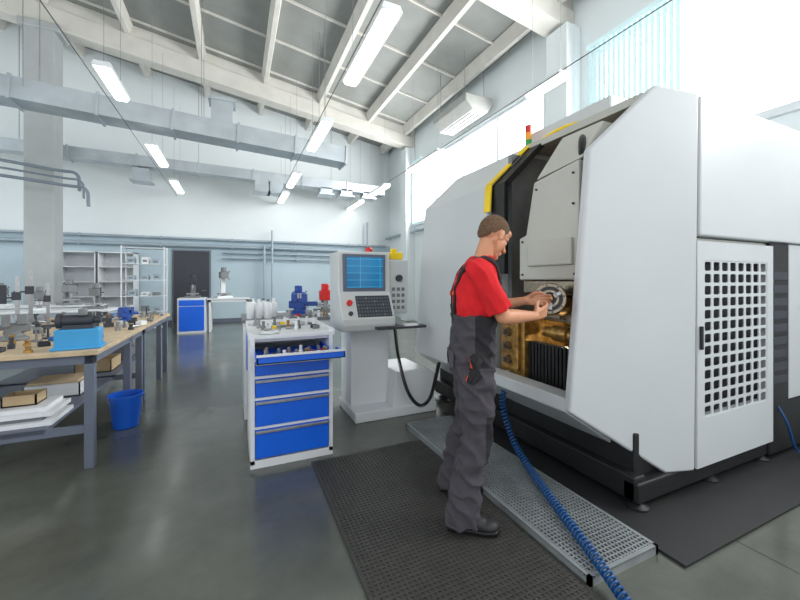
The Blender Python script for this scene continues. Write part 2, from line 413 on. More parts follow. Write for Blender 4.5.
g=G(); g.box(2.745,3.72,1.45,3.9,.17,1.68); g.box(2.745,3.72,1.40,1.46,1.66,1.68)
mk("lower_body",g,M_white2,C,smooth=False)
g=G(); g.box(3.72,4.02,1.375,3.9,.3,1.685); mk("recess_panel",g,M_black,C,smooth=False)
for k in range(9): g=G(); g.box(3.76,3.98,1.367,1.375,.6+.1*k,.66+.1*k); mk("recess_louvre",g,M_key,C,smooth=False)
g=G(); g.box(4.02,4.95,1.37,3.9,.45,1.685); mk("rear_panel",g,M_white,C,bevel=.01,smooth=False)
g=G(); g.prismY([(1.86,.58),(1.872,.66),(2.02,.66),(2.04,.55),(2.5,.36),(2.5,.17)],1.63,2.56); mk("front_sill",g,M_white,C,bevel=.008,smooth=False)
g=G(); g.box(2.27,4.9,1.47,3.85,.05,.44); g.box(2.2,2.3,1.42,3.85,.05,.2); g.box(2.2,4.9,1.40,1.5,.05,.17); g.box(3.74,4.9,1.38,1.5,.05,.44); mk("machine_base",g,M_black,C,bevel=.01,smooth=False)
for x,y in((2.24,1.43),(3.7,1.43),(2.24,3.7),(2.24,2.5),(3.0,1.43),(4.6,1.43)):
    g=G(); g.lathe((x,y,0),[(.06,.014),(.06,.028),(.03,.04),(.02,.045),(.02,.06)]); mk("levelling_foot",g,M_black,C)
DX0,DX1,DZ0,DZ1=2.715,3.71,.18,1.655; GX0,GX1,GZ0,GZ1=2.79,3.62,.5,1.53
g=G(); y0,y1=1.352,1.415
g.box(DX0,DX1,y0,y1,DZ0,GZ0);g.box(DX0,DX1,y0,y1,GZ1,DZ1);g.box(DX0,GX0,y0,y1,GZ0,GZ1);g.box(GX1,DX1,y0,y1,GZ0,GZ1)
sd=mk("side_door",g,M_white,C,smooth=False)
g=G(); nx,nz=8,13; cw=(GX1-GX0)/nx; chh=(GZ1-GZ0)/nz
for i in range(nx):
    for j in range(nz):
        cx=GX0+(i+.5)*cw; c_z=GZ0+(j+.5)*chh; hw=cw*.37; hh=chh*.37; r=.012
        hole=[]
        for (sx,sz,a0) in((1,1,0),(-1,1,90),(-1,-1,180),(1,-1,270)):
            for q_ in(0,45,90):
                a=math.radians(a0+q_); hole.append((cx+sx*(hw-r)+r*math.cos(a),c_z+sz*(hh-r)+r*math.sin(a)))
        outer=[]
        for (sx,sz) in((1,1),(-1,1),(-1,-1),(1,-1)):
            X,Z=cx+sx*cw/2,c_z+sz*chh/2
            if sx*sz>0: outer+= [(X,c_z+sz*(hh-r)),(X,Z),(cx+sx*(hw-r),Z)]
            else: outer+= [(cx+sx*(hw-r),Z),(X,Z),(X,c_z+sz*(hh-r))]
        vs=[(a,y0+.003,b) for a,b in hole]+[(a,y0+.003,b) for a,b in outer]+[(a,y0+.009,b) for a,b in hole]
        fs=[]
        for k in range(12):
            l=(k+1)%12; fs.append((k,12+k,12+l,l)); fs.append((k,l,24+l,24+k))
        g.add(vs,fs)
gr=mk("ventilation_grille",g,M_white,sd,smooth=False)
g=G(); g.box(GX0-.005,GX1+.005,y1-.006,y1+.02,GZ0-.005,GZ1+.005); mk("grille_backing",g,M_dark,sd,smooth=False)
g=G(); g.box(2.735,2.755,1.335,1.352,.95,1.1); mk("door_handle",g,M_black,sd,bevel=.003,smooth=False)
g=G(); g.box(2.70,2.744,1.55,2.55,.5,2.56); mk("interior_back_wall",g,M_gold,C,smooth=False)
g=G(); g.box(2.1,2.7,1.66,2.55,.5,.56)
for i in range(26):
    y=1.68+.033*i; g.box(2.10,2.17,y,y+.02,.56,.92)
mk("way_cover",g,M_black,C,smooth=False)
g=G(); g.box(2.2,2.68,2.50,2.545,.6,2.5); mk("interior_side_wall",g,M_castgrey,C,smooth=False)
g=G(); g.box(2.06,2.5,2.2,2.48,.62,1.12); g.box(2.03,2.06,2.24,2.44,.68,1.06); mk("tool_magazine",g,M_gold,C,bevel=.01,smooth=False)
for k in range(3): g=G(); g.cyl((2.03,2.34,.76+.11*k),(2.0,2.34,.76+.11*k),.035,n=16); g.cyl((2.0,2.34,.76+.11*k),(1.97,2.34,.76+.11*k),.018,n=16); mk("tool_holder",g,M_chuck,C)
g=G(); g.lathe((0,0,0),[(.06,0),(.06,.1),(.045,.11),(.045,.16),(.06,.17),(.06,.3),(.04,.31),(.04,.4)],M=Matrix.Translation((2.2,1.72,1.0))@Matrix.Rotation(math.radians(-90),4,'X')); mk("turned_shaft",g,M_gold,C)
g=G(); g.box(2.24,2.45,1.7,2.18,1.08,1.2); g.box(2.2,2.26,1.75,1.85,1.1,1.17); g.box(2.2,2.26,1.98,2.08,1.1,1.17); mk("clamping_table",g,M_chuck,C,bevel=.008,smooth=False)
# stepped spindle cover
poly=[(1.66,1.4),(2.2,1.4),(2.2,1.72),(2.13,1.74),(2.05,2.12),(1.66,2.18)]
g=G(); g.prismX(poly,2.01,2.5)
g.loft([[V((2.03,1.66,2.19)),V((2.03,2.05,2.14)),V((2.5,2.05,2.14)),V((2.5,1.66,2.19))],[V((2.24,1.66,2.47)),V((2.24,2.0,2.47)),V((2.5,2.0,2.47)),V((2.5,1.66,2.47))]])
g.box(1.985,2.03,1.7,2.1,1.5,1.68)
hd=mk("spindle_housing",g,M_white2,C,bevel=.012,smooth=False)
for y,z in((1.69,1.44),(2.16,1.44),(2.16,1.69),(1.70,1.9),(1.70,2.1),(2.02,2.06)): g=G(); g.cyl((2.0,y,z),(2.015,y,z),.008,n=8); mk("housing_bolt",g,M_black,hd)
g=G(); g.box(2.05,2.6,1.66,2.2,1.3,1.4); mk("housing_base",g,M_chuck,C,bevel=.01,smooth=False)
g=G(); g.tube(spline([(2.22,1.8,2.4),(2.14,1.74,2.34),(2.08,1.69,2.24),(2.07,1.67,2.14)],6),.025,n=12); mk("cable_conduit",g,M_plast,C)
cc=V((1.90,1.795,1.275)); ax=V((-.72,-.68,.12)).normalized()
MM=Matrix.Translation(cc)@ax.to_track_quat('Z','Y').to_matrix().to_4x4()@Matrix.Scale(.95,4)
g=G(); g.lathe((0,0,0),[(.05,-.3),(.05,-.18),(.085,-.16),(.085,-.11),(.078,-.105),(.078,-.09),(.1,-.085),(.1,-.05),(.094,-.045),(.094,-.035),(.112,-.03),(.112,.01),(.104,.02),(.085,.02),(.083,.008),(.062,.008),(.06,.03),(.045,.03),(.043,-.01),(.02,-.01)],n=48,M=MM)
ch=mk("chuck",g,M_chuck,C)
g=G(); g.lathe((0,0,0),[(.1005,-.082),(.104,-.08),(.104,-.054),(.1005,-.052)],n=48,M=MM); g.lathe((0,0,0),[(.02,-.02),(.02,.05),(.012,.055),(.012,.075)],n=24,M=MM); mk("chuck_ring",g,M_gold,ch)
g=G(); g.lathe((0,0,0),[(.062,.0085),(.083,.0085),(.083,.012),(.062,.012)],n=48,M=MM); mk("chuck_groove",g,M_key,ch)
for k in range(3):
    g=G(); g.box(.03,.08,-.016,.016,.012,.045,0,MM@Matrix.Rotation(math.radians(120*k+30),4,'Z')); g.box(.045,.08,-.012,.012,.045,.06,0,MM@Matrix.Rotation(math.radians(120*k+30),4,'Z')); mk("chuck_jaw",g,M_steel,ch,bevel=.003,smooth=False)
for k in range(8):
    g=G(); a=math.pi/4*k+.2; g.cyl((.094*math.cos(a),.094*math.sin(a),.018),(.094*math.cos(a),.094*math.sin(a),.026),.006,n=8,M=MM); mk("chuck_bolt",g,M_black,ch)
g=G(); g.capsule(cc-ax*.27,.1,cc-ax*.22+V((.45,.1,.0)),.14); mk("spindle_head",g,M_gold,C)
def strip(g,pts,y0,y1,th):
    for (xa,za),(xb,zb) in zip(pts,pts[1:]):
        d=V((xb-xa,0,zb-za)).normalized(); n=V((-d.z,0,d.x))*th
        r=[V((xa,y0,za)),V((xb,y0,zb)),V((xb,y0,zb))+n,V((xa,y0,za))+n]
        g.loft([r,[p+V((0,y1-y0,0)) for p in r]])
g=G(); strip(g,[(1.972,1.98),(1.99,2.21),(2.43,2.62),(2.6,2.625)],2.50,2.58,.013); mk("door_edge_strip",g,M_yellow,C,smooth=False)
g=G(); g.box(2.0,2.04,2.36,2.52,1.45,2.2); g.prismY([(2.0,2.2),(2.42,2.6),(2.45,2.57),(2.04,2.17)],2.36,2.52); mk("door_window",g,M_dark,C,smooth=False)
g=G(); g.tube(spline([(2.5,2.5,2.64),(2.6,2.35,2.72),(2.62,2.15,2.7),(2.7,2.05,2.63)],6),.022,n=8,mi=0); g.tube(spline([(2.48,2.45,2.63),(2.56,2.3,2.68),(2.6,2.1,2.66),(2.7,1.95,2.63)],6),.016,n=8,mi=0)
mk("cable_hose",g,M_yellow,C)
g=G(); g.box(2.72,3.8,1.95,2.85,2.62,2.88); mk("top_cover",g,M_white,C,bevel=.015,smooth=False)
s=V((2.62,2.74,2.62))
g=G(); g.cyl(s,s+V((0,0,.08)),.012); g.lathe(s,[(.035,0),(.035,.01)]); tw=mk("signal_tower",g,M_black,C)
for k,(m,n) in enumerate(((M_green,"green_light"),(M_amber,"amber_light"),(M_red,"red_light"))):
    g=G(); g.lathe(s,[(.03,.08+.07*k),(.03,.143+.07*k)]); g.lathe(s,[(.032,.143+.07*k),(.032,.15+.07*k)]); mk(n,g,m,tw)
g=G(); g.box(1.935,1.955,2.66,2.69,1.1,1.5); mk("door_handle",g,M_black,C,bevel=.003)
for lc,e in(((2.3,2.1,1.25),7),((2.25,1.95,.98),5)):
    li=bpy.data.lights.new("work_lamp",'POINT'); li.energy=e; li.color=(1,.84,.58); li.shadow_soft_size=.05
    lo=bpy.data.objects.new("work_lamp",li); COL.objects.link(lo); lo.parent=C; lo.location=V(lc)-ORG[C.name]
g=G(); g.tube(spline([(3.86,1.38,.42),(3.87,1.33,.3),(3.95,1.31,.1),(4.1,1.3,.03),(4.5,1.28,.03),(4.9,1.3,.03)],8),.009); mk("coolant_hose",g,M_hose,C)

# ---------------------------------------------------------------- console
K=thing("control_console","grey machine control console with screen and keyboard on pedestal","control panel",(1.35,3.7,0))
g=G(); g.box(1.08,1.5,3.62,4.0,.0,.92); g.prismY([(1.46,.0),(1.95,.0),(1.95,.40),(1.86,.46),(1.5,.46)],3.42,4.0); g.prismX([(3.40,.0),(4.0,.0),(4.0,.1),(3.40,.1)],1.06,1.97); mk("pedestal",g,M_cabwhite,K,bevel=.012,smooth=False)
g=G(); g.prismX([(3.36,.96),(3.38,.9),(3.85,.9),(3.88,1.68),(3.53,1.69),(3.50,1.28),(3.36,1.02)],.92,1.47); head=mk("console_head",g,M_cgrey,K,bevel=.012,smooth=False)
g=G(); g.box(.965,1.415,3.495,3.535,1.285,1.66); mk("screen_bezel",g,M_leg,head,bevel=.006,smooth=False)
g=G(); g.box(1.0,1.38,3.488,3.496,1.32,1.63); mk("screen",g,M_screen,head,smooth=False)
sl=math.atan2(.14,.26); KM=Matrix.Translation((0,3.36,1.02))@Matrix.Rotation(-sl,4,'X')
g=G(); g.box(1.08,1.44,-.004,.01,.02,.25,0,KM); mk("keyboard_plate",g,M_key,head,smooth=False)
g=G()
for i in range(12):
    for j in range(6):
        x=1.09+i*.029; z=.03+j*.036; g.box(x,x+.018,-.009,0,z,z+.02,(1 if (i*7+j*3)%9==0 else 0),KM)
mk("keys",g,[M_keyd,M_castgrey],head,smooth=False)
g=G(); g.cyl((1.01,-.03,.17),(1.01,0,.17),.028,M=KM); mk("emergency_button",g,M_red,head)
g=G(); g.cyl((1.01,-.015,.06),(1.01,0,.06),.022,M=KM); mk("rotary_knob",g,M_key,head)
g=G(); g.box(1.475,1.71,3.57,3.8,1.04,1.62); pnl=mk("side_panel",g,M_cgrey,K,bevel=.015,smooth=False)
for j in range(4):
    for i in range(3): g=G(); g.box(1.52+.055*i,1.552+.055*i,3.563,3.57,1.09+.065*j,1.125+.065*j); mk("button",g,M_castgrey,pnl,smooth=False)
g=G(); g.cyl((1.595,3.54,1.42),(1.595,3.57,1.42),.036); mk("jog_wheel",g,M_key,pnl)
g=G(); g.box(1.52,1.66,3.6,3.7,1.62,1.70); g.box(1.54,1.6,3.62,3.68,1.70,1.74); mk("yellow_bracket",g,M_yellow,K,bevel=.01)
g=G(); g.lathe((1.32,3.75,1.685),[(.03,0),(.03,.02),(.04,.02),(.04,.05),(.02,.07)]); mk("red_beacon",g,M_red,K)
g=G(); g.box(1.25,1.78,3.28,3.5,.915,.94); mk("keyboard_shelf",g,M_key,K,bevel=.006)
g=G(); pth=spline([(1.5,3.45,.9),(1.5,3.36,.62),(1.58,3.31,.28),(1.70,3.28,.13),(1.80,3.25,.2),(1.84,3.2,.42),(1.83,3.12,.58)],12)
g.tube(helix(pth,.014,.013,9),.0055,n=6); mk("coiled_cable",g,M_plast,K,smooth='all')

# ---------------------------------------------------------------- tool cabinet
T=thing("tool_cabinet","white tool cabinet with bright blue drawers, top drawer open","tool cabinet",(.4,3.2,0))
x0,x1,y0,y1=.10,.715,2.9,3.6
g=G(); g.box(x0,x0+.03,y0,y1,.03,.96);g.box(x1-.03,x1,y0,y1,.03,.96);g.box(x0,x1,y1-.02,y1,.03,.96);g.box(x0,x1,y0,y1,.0,.06);g.box(x0,x1,y0+.05,y1,.93,.96)
for z in(.30,.515,.675,.805): g.box(x0+.03,x1-.03,y0,y1-.02,z-.012,z+.008)
mk("cabinet_body",g,M_cabwhite,T,smooth=False)
g=G(); g.box(x0-.015,x1+.015,y0-.0,y1+.01,.96,.985); g.box(x0-.015,x1+.015,y1-.01,y1+.01,.985,1.03); g.box(x0-.015,x0,y0,y1,.985,1.01); g.box(x1,x1+.015,y0,y1,.985,1.01); mk("cabinet_top",g,M_cabwhite,T,smooth=False)
for za,zb in((.075,.285),(.312,.5),(.528,.66),(.688,.79)):
    g=G(); g.box(x0+.035,x1-.035,y0-.012,y0+.5,za,zb); d=mk("drawer",g,M_blue,T,bevel=.003,smooth=False)
    g=G(); g.box(x0+.035,x1-.035,y0-.03,y0-.012,zb-.022,zb-.004); mk("drawer_handle",g,M_steel,d,bevel=.002,smooth=False)
g=G(); a,b,c,e=x0+.03,x1+.03,2.64,3.2
g.box(a,b,c,c+.015,.825,.875);g.box(a,a+.01,c,e,.83,.865);g.box(b-.01,b,c,y0-.005,.83,.865);g.box(x1-.04,x1-.03,y0,e,.83,.865);g.box(a,x1-.03,c,e,.825,.832);g.box(x1-.04,b,c,y0-.005,.825,.832)
d=mk("open_drawer",g,M_blue,T,smooth=False)
g=G(); g.box(a,b,c-.012,c+.016,.875,.888); mk("drawer_handle",g,M_cabwhite,d,smooth=False)
def tool_bits(n,xa,xb,ya,yb,z,lab,grp):
    P_=[]; k=0; tr=0
    while k<n and tr<3000:
        tr+=1
        x=random.uniform(xa,xb); y=random.uniform(ya,yb)
        if any(abs(x-a)<.062 and abs(y-b)<.04 for a,b in P_): continue
        P_.append((x,y)); k+=1; L=random.uniform(.04,.07)
        g=G(); t=random.random(); an=random.uniform(-.3,.3)
        MM=Matrix.Translation((x,y,z))@Matrix.Rotation(an,4,'Z')
        if t<.35: g.cyl((-L/2,0,.011),(L/2,0,.011),.011,.008,n=10,M=MM); m=random.choice([M_steel,M_castgrey])
        elif t<.78: g.lathe((0,0,0),[(.018,0),(.018,.03),(.012,.035),(.012,.07)],n=12,M=MM); m=random.choice([M_steel,M_castgrey,M_gold,M_cabwhite])
        else: g.box(-L/2,L/2,-.014,.014,0,.03,0,MM); m=random.choice([M_red,M_yellow,M_key,M_castgrey])
        mk("small_tool",g,m,label=lab,cat="tool",group=grp)
tool_bits(36,a+.05,x1-.08,c+.05,2.87,.833,"small steel tool lying in the open blue drawer","tools in the open drawer")
tool_bits(30,x0+.05,x1-.05,3.1,3.55,.986,"small tool lying on the tool cabinet top","tools on the tool cabinet")
def rag(x,y,z,col,lab):
    g=G(); n=9
    vs=[];fs=[]
    for i in range(n):
        for j in range(n):
            vs.append((x+(i-4)*.018,y+(j-4)*.014,z+.004+.03*abs(noise.noise(V((i*.5+x*9,j*.5,1))))))
    for i in range(n-1):
        for j in range(n-1): a=i*n+j; fs.append((a,a+1,a+n+1,a+n))
    g.add(vs,fs); o=mk("cloth_rag",g,col,label=lab,cat="rag",smooth='all'); s=o.modifiers.new("t",'SOLIDIFY'); s.thickness=.006; return o
rag(.24,3.0,.987,M_cabwhite,"crumpled white rag on the tool cabinet")
def bottle(loc,r,h,m,capm,lab,group=None):
    T=thing("bottle",lab,"bottle",loc,local=True,group=group)
    g=G(); g.lathe((0,0,0),[(r*.9,0),(r,.008),(r,h*.7),(r*.45,h*.85),(r*.4,h*.9)]); mk("bottle_body",g,m,T)
    g=G(); g.lathe((0,0,0),[(r*.46,h*.88),(r*.46,h)]); mk("bottle_cap",g,capm,T)
    return T
T=thing("storage_cabinet","white workshop cabinet behind the blue drawer unit","cabinet",(.5,4.3,0))
g=G(); g.box(.08,.95,3.95,4.7,.0,.97); mk("cabinet_body",g,M_cabwhite,T,bevel=.01,smooth=False)
g=G(); g.box(.06,.98,3.93,4.72,.97,1.0); mk("cabinet_top",g,M_castgrey,T,smooth=False)
g=G(); g.box(.1,.93,3.94,3.95,.5,.9);  mk("cabinet_door",g,M_blue,T,smooth=False)
for k,(x,y) in enumerate(((.14,4.05),(.22,4.08),(.31,4.04),(.17,4.25),(.28,4.25),(.38,4.2))):
    bottle((x,y,1.0),.036,.2,M_cabwhite,M_cabwhite if k%2 else M_castgrey,"white plastic bottle standing on the cabinet","white bottles on the cabinet")
tool_bits(12,.47,.92,3.98,4.08,1.001,"small tool on the storage cabinet","tools on the storage cabinet")
def vise(loc,rot,m,lab,s=1.0):
    T=thing("bench_vise",lab,"vise",loc,rot,local=True); T.scale=(s,s,s)
    g=G(); g.lathe((0,0,0),[(.11,0),(.11,.025),(.07,.05),(.07,.09)]); g.box(-.06,.12,-.05,.05,.08,.16); mk("vise_base",g,m,T,bevel=.006)
    g=G(); g.box(.02,.09,-.075,.075,.15,.24); mk("fixed_jaw",g,m,T,bevel=.006)
    g=G(); g.box(-.08,-.02,-.075,.075,.13,.24); g.box(-.2,-.02,-.03,.03,.1,.15); mk("moving_jaw",g,m,T,bevel=.006)
    g=G(); g.cyl((-.27,0,.125),(.0,0,.125),.013); g.cyl((-.25,-.1,.125),(-.25,.1,.125),.007,n=10); mk("vise_screw",g,M_steel,T)
    g=G(); g.box(.008,.02,-.07,.07,.19,.245); g.box(-.02,-.008,-.07,.07,.19,.245); mk("jaw_plate",g,M_steel,T)
    return T
vise((.68,4.32,1.0),2.9,M_vb,"blue machine vise on the white cabinet",1.0)
def workbench(loc,w,d,h,lab,shelf=None,topm=M_ply,legm=M_leg,group=None,mid=False):
    T=thing("workbench",lab,"workbench",loc,local=True,group=group)
    g=G(); g.box(-w/2,w/2,-d/2,d/2,h-.035,h); mk("bench_top",g,topm,T,bevel=.004,smooth=False)
    g=G(); a=w/2-.03;b=d/2-.03
    g.box(-a,a,-b,-b+.04,h-.1,h-.035);g.box(-a,a,b-.04,b,h-.1,h-.035);g.box(-a,-a+.04,-b,b,h-.1,h-.035);g.box(a-.04,a,-b,b,h-.1,h-.035); mk("bench_frame",g,legm,T,smooth=False)
    for sx in(-1,1):
        for sy in((-1,.35,1) if mid else (-1,1)):
            g=G(); x=sx*(a-.03);y=sy*(b-.03); g.box(x-.03,x+.03,y-.03,y+.03,0,h-.035); mk("leg",g,legm,T,bevel=.004,smooth=False)
    if shelf:
        g=G(); g.box(-a,shelf,-b,b,.3,.325); g.box(-a,a-.06,-b,-b+.035,.27,.325); mk("lower_shelf",g,legm,T,smooth=False)
    return T
workbench((1.3,5.7,0),1.4,.7,.9,"white workbench carrying small machines",topm=M_cabwhite,legm=M_cabwhite)
def bench_machine(loc,rot,m1,m2,h,lab,s=1):
    T=thing("bench_machine",lab,"machine",loc,rot,local=True); T.scale=(s,s,s)
    g=G(); g.box(-.2,.2,-.15,.15,0,.06); mk("base",g,m1,T,bevel=.01,smooth=False)
    g=G(); g.box(-.06,.06,.04,.14,.06,h); mk("column",g,m1,T,bevel=.01,smooth=False)
    g=G(); g.box(-.1,.1,-.12,.12,h-.2,h-.02); g.cyl((0,0,h-.02),(0,0,h+.1),.07); mk("head",g,m2,T,bevel=.015)
    g=G(); g.cyl((0,-.06,h-.3),(0,-.06,h-.2),.03); g.cyl((0,-.06,h-.36),(0,-.06,h-.3),.01); mk("spindle",g,M_steel,T)
    g=G(); g.box(-.16,.16,-.13,.03,.1,.14); g.box(-.05,.05,-.1,0,.06,.1); mk("table",g,M_steel,T,bevel=.004)
    g=G(); 
    for k in range(3):
        a=k*2.1; g.cyl((.1,-.02,h-.12),(.1+.02,-.02+.13*math.cos(a),h-.12+.13*math.sin(a)),.007,n=8); g.ell((.12,-.02+.13*math.cos(a),h-.12+.13*math.sin(a)),(.015,.015,.015),8,6)
    mk("feed_handle",g,M_key,T)
    return T
bench_machine((.86,5.6,.9),.1,M_castgrey,M_vb,.42,"grey and blue bench drilling machine on the white bench",.8)
bench_machine((1.27,5.65,.9),-.1,M_castgrey,M_red,.42,"grey bench machine with red motor head",.85)
bottle((1.52,5.45,.9),.05,.25,M_red,M_key,"red plastic bottle on the white bench")
T=thing("gas_cylinder","red cylinder tank standing on the white bench","tank",(1.74,5.7,.9),local=True)
g=G(); g.lathe((0,0,0),[(.09,0),(.1,.02),(.1,.3),(.07,.38),(.03,.42)]); mk("tank_body",g,M_red,T); g=G(); g.lathe((0,0,0),[(.02,.41),(.02,.47),(.04,.47),(.04,.49)]); mk("valve",g,M_steel,T)

# ---------------------------------------------------------------- left workbenches
W1=workbench((-1.62,4.2,0),1.38,1.64,.88,"wood-topped steel workbench crowded with vises and tools",shelf=.38,group="wood-topped workbenches",mid=True)
W2=dup(W1,(-1.62,5.86,0),label="wood-topped steel workbench with boxes and tools")
vise((-1.75,4.25,.88),.4,M_castgrey,"grey cast iron bench vise on the wooden workbench",.9)
vise((-1.35,4.75,.88),-2.6,M_key,"black bench vise on the wooden workbench",.8)
vise((-1.25,5.6,.88),-2.2,M_vb,"dark blue bench vise on the wooden workbench",.75)
T=thing("blue_fixture","light blue cast fixture block with steel clamp on the workbench","fixture",(-1.09,3.56,.88),.1,local=True)
g=G(); g.box(-.13,.13,-.09,.09,0,.15); g.box(-.15,.15,-.11,.11,0,.02); mk("fixture_base",g,M_fix,T,bevel=.01,smooth=False)
g=G(); g.cyl((-.1,0,.21),(.08,0,.21),.045); g.box(-.09,.09,-.055,.055,.15,.18); g.cyl((.08,0,.21),(.13,0,.21),.025); mk("dividing_head",g,M_key,T)
g=G(); g.cyl((-.1,0,.21),(-.13,0,.21),.055,n=24); g.cyl((-.13,.035,.21),(-.17,.035,.21),.008,n=8); mk("hand_wheel",g,M_key,T)
g=G(); g.box(0,.04,-.05,.05,.25,.3); mk("clamp",g,M_castgrey,T,bevel=.005)
random.seed(11)
OC=[V((-1.09,3.56,0)),V((-1.75,4.25,0)),V((-1.35,4.75,0)),V((-1.25,5.6,0)),V((-1.98,4.88,0)),V((-1.88,5.25,0)),V((-2.12,5.5,0))]
NB=len(OC)
cnt=0; tries=0
while cnt<110 and tries<14000:
    tries+=1
    x=random.uniform(-2.24,-.985); y=random.uniform(3.44,6.62)
    if any((V((x,y,0))-q).length<((.235 if i<4 else .17) if i<NB else .108) for i,q in enumerate(OC)): continue
    OC.append(V((x,y,0))); k=cnt; cnt+=1; S=.68
    t=random.choice((0,1,2,2,3,4,5,6,7,7)); MM=Matrix.Translation((x,y,.88))@Matrix.Rotation(random.uniform(0,3),4,'Z')@Matrix.Diagonal((S,S,.8,1)); g=G()
    if t==0:
        h=random.uniform(.02,.07); g.box(-.06,.06,-.04,.04,0,h,0,MM); g.box(-.035,.035,-.02,.02,h,h+.03,0,MM); mk("steel_block",g,random.choice([M_castgrey,M_key,M_steel]),bevel=.004,label="machined steel block on the workbench",cat="metal block",group="steel blocks on the workbench",smooth=False)
    elif t==1:
        g.cyl((-.08,0,.018),(.05,0,.018),.018,n=14,M=MM); g.cyl((.05,0,.018),(.08,0,.018),.01,n=10,M=MM); mk("steel_shaft",g,M_steel,label="turned steel shaft lying on the workbench",cat="metal rod",group="steel shafts on the workbench")
    elif t in(2,6):
        h=random.uniform(.04,.13); r=random.uniform(.025,.05); g.lathe((0,0,0),[(r,0),(r,h*.4),(r*.6,h*.5),(r*.6,h*.9),(r*.8,h*.9),(r*.8,h)],n=20,M=MM); mk("machined_part",g,random.choice([M_steel,M_castgrey,M_key,M_gold]),label="round machined metal part on the workbench",cat="metal part",group="machined parts on the workbench")
    elif t==3:
        h=random.uniform(.04,.08); g.box(-.06,.06,-.05,.05,0,h,0,MM); g.box(-.06,.06,-.008,.008,h,h+.002,0,MM); mk("cardboard_box",g,random.choice([M_card,M_cabwhite]),label="small cardboard box on the workbench",cat="box",group="boxes on the workbench",smooth=False)
    elif t==4:
        g.box(-.08,.0,-.01,.01,.0,.02,1,MM); g.cyl((0,0,.014),(.08,0,.014),.014,n=12,mi=0,M=MM); mk("hand_tool",g,[random.choice([M_red,M_yellow,M_key,M_vb]),M_steel],label="hand file with coloured handle on the workbench",cat="tool",group="hand tools on the workbench")
    elif t==5:
        g.box(-.065,.065,-.05,.05,0,.012,0,MM)
        for a,b,c,d in((-.065,.065,-.05,-.045),(-.065,.065,.045,.05),(-.065,-.06,-.05,.05),(.06,.065,-.05,.05)): g.box(a,b,c,d,.0,.04,0,MM)
        mk("parts_tray",g,random.choice([M_key,M_castblue,M_cabwhite,M_key]),label="shallow plastic parts tray on the workbench",cat="tray",group="parts trays on the workbench",smooth=False)
    else:
        h=random.uniform(.09,.17); g.box(-.045,.045,-.035,.035,0,.02,0,MM); g.cyl((0,0,.02),(0,0,h),.012,n=10,M=MM); g.box(-.05,.03,-.015,.015,h-.03,h,0,MM); g.cyl((-.045,0,h-.07),(-.045,0,h-.03),.012,n=10,M=MM); mk("dial_stand",g,random.choice([M_key,M_castgrey]),label="small clamp stand with dial arm on the workbench",cat="stand",group="clamp stands on the workbench")
for (x,y,s_) in((-1.98,4.88,.8),(-1.88,5.25,.7),(-2.12,5.5,.9)):
    T=thing("height_gauge","tall steel height gauge on the workbench","gauge",(x,y,.88),.3,local=True,group="height gauges"); T.scale=(s_,)*3
    g=G(); g.box(-.08,.08,-.06,.06,0,.04); mk("base",g,M_key,T,bevel=.006); g=G(); g.box(-.02,.02,-.01,.01,.04,.7); mk("post",g,M_steel,T); g=G(); g.box(-.05,.03,-.03,.03,.4,.5); g.box(-.15,-.03,-.01,.01,.42,.44); mk("slider",g,M_key,T)
for k,(x,y,w,d,h,m,lab) in enumerate(((-1.52,3.72,.56,.4,.03,M_cabwhite,"flat white steel plate on the lower shelf"),(-1.56,3.75,.5,.36,.03,M_castgrey,"flat grey steel plate on the lower shelf"),(-1.5,3.72,.5,.36,.03,M_cabwhite,"flat white steel plate on the lower shelf"),(-1.53,3.74,.46,.32,.03,M_cabwhite,"flat white steel plate on the lower shelf"))):
    g=G(); z=.326+.031*k; g.box(x-w/2,x+w/2,y-d/2,y+d/2,z,z+h); mk("steel_plate",g,m,label=lab,cat="plate",group="plates on the lower shelf",smooth=False)
def crate(x,y,z,w,d,h,m,lab):
    g=G(); g.box(x-w/2,x+w/2,y-d/2,y+d/2,z,z+.01)
    g.box(x-w/2,x+w/2,y-d/2,y-d/2+.01,z,z+h);g.box(x-w/2,x+w/2,y+d/2-.01,y+d/2,z,z+h);g.box(x-w/2,x-w/2+.01,y-d/2,y+d/2,z,z+h);g.box(x+w/2-.01,x+w/2,y-d/2,y+d/2,z,z+h)
    mk("storage_crate",g,m,label=lab,cat="crate",smooth=False)
crate(-1.48,3.75,.45,.2,.17,.08,M_card,"open brown crate on stacked plates under the workbench")
crate(-1.52,4.5,.326,.4,.36,.12,M_cabwhite,"white open crate on the lower workbench shelf")
crate(-1.5,5.5,.326,.34,.4,.14,M_card,"brown open crate on the lower workbench shelf")
crate(-1.52,6.2,.326,.4,.4,.14,M_castgrey,"grey open crate on the lower workbench shelf")
g=G(); g.box(-1.7,-1.34,4.34,4.66,.447,.47); mk("wooden_board",g,M_ply,label="wooden board lying across the white crate",cat="board",smooth=False)
T=thing("bucket","blue plastic bucket standing on the floor beside the workbench","bucket",(-.955,4.26,0),local=True)
T.scale=(.9,.9,.98)
g=G(); g.lathe((0,0,0),[(.105,0),(.115,.01),(.15,.30),(.16,.30),(.16,.32),(.145,.32),(.108,.02),(.1,.02)],n=28,cap=True); mk("bucket_body",g,M_bucket,T)
g=G(); g.tube([( .155*math.cos(a),-.02-.1*math.sin(a)*.6,.31-.12*math.sin(a)) for a in [math.pi*i/12 for i in range(13)]],.004,n=6); mk("bucket_handle",g,M_steel,T)

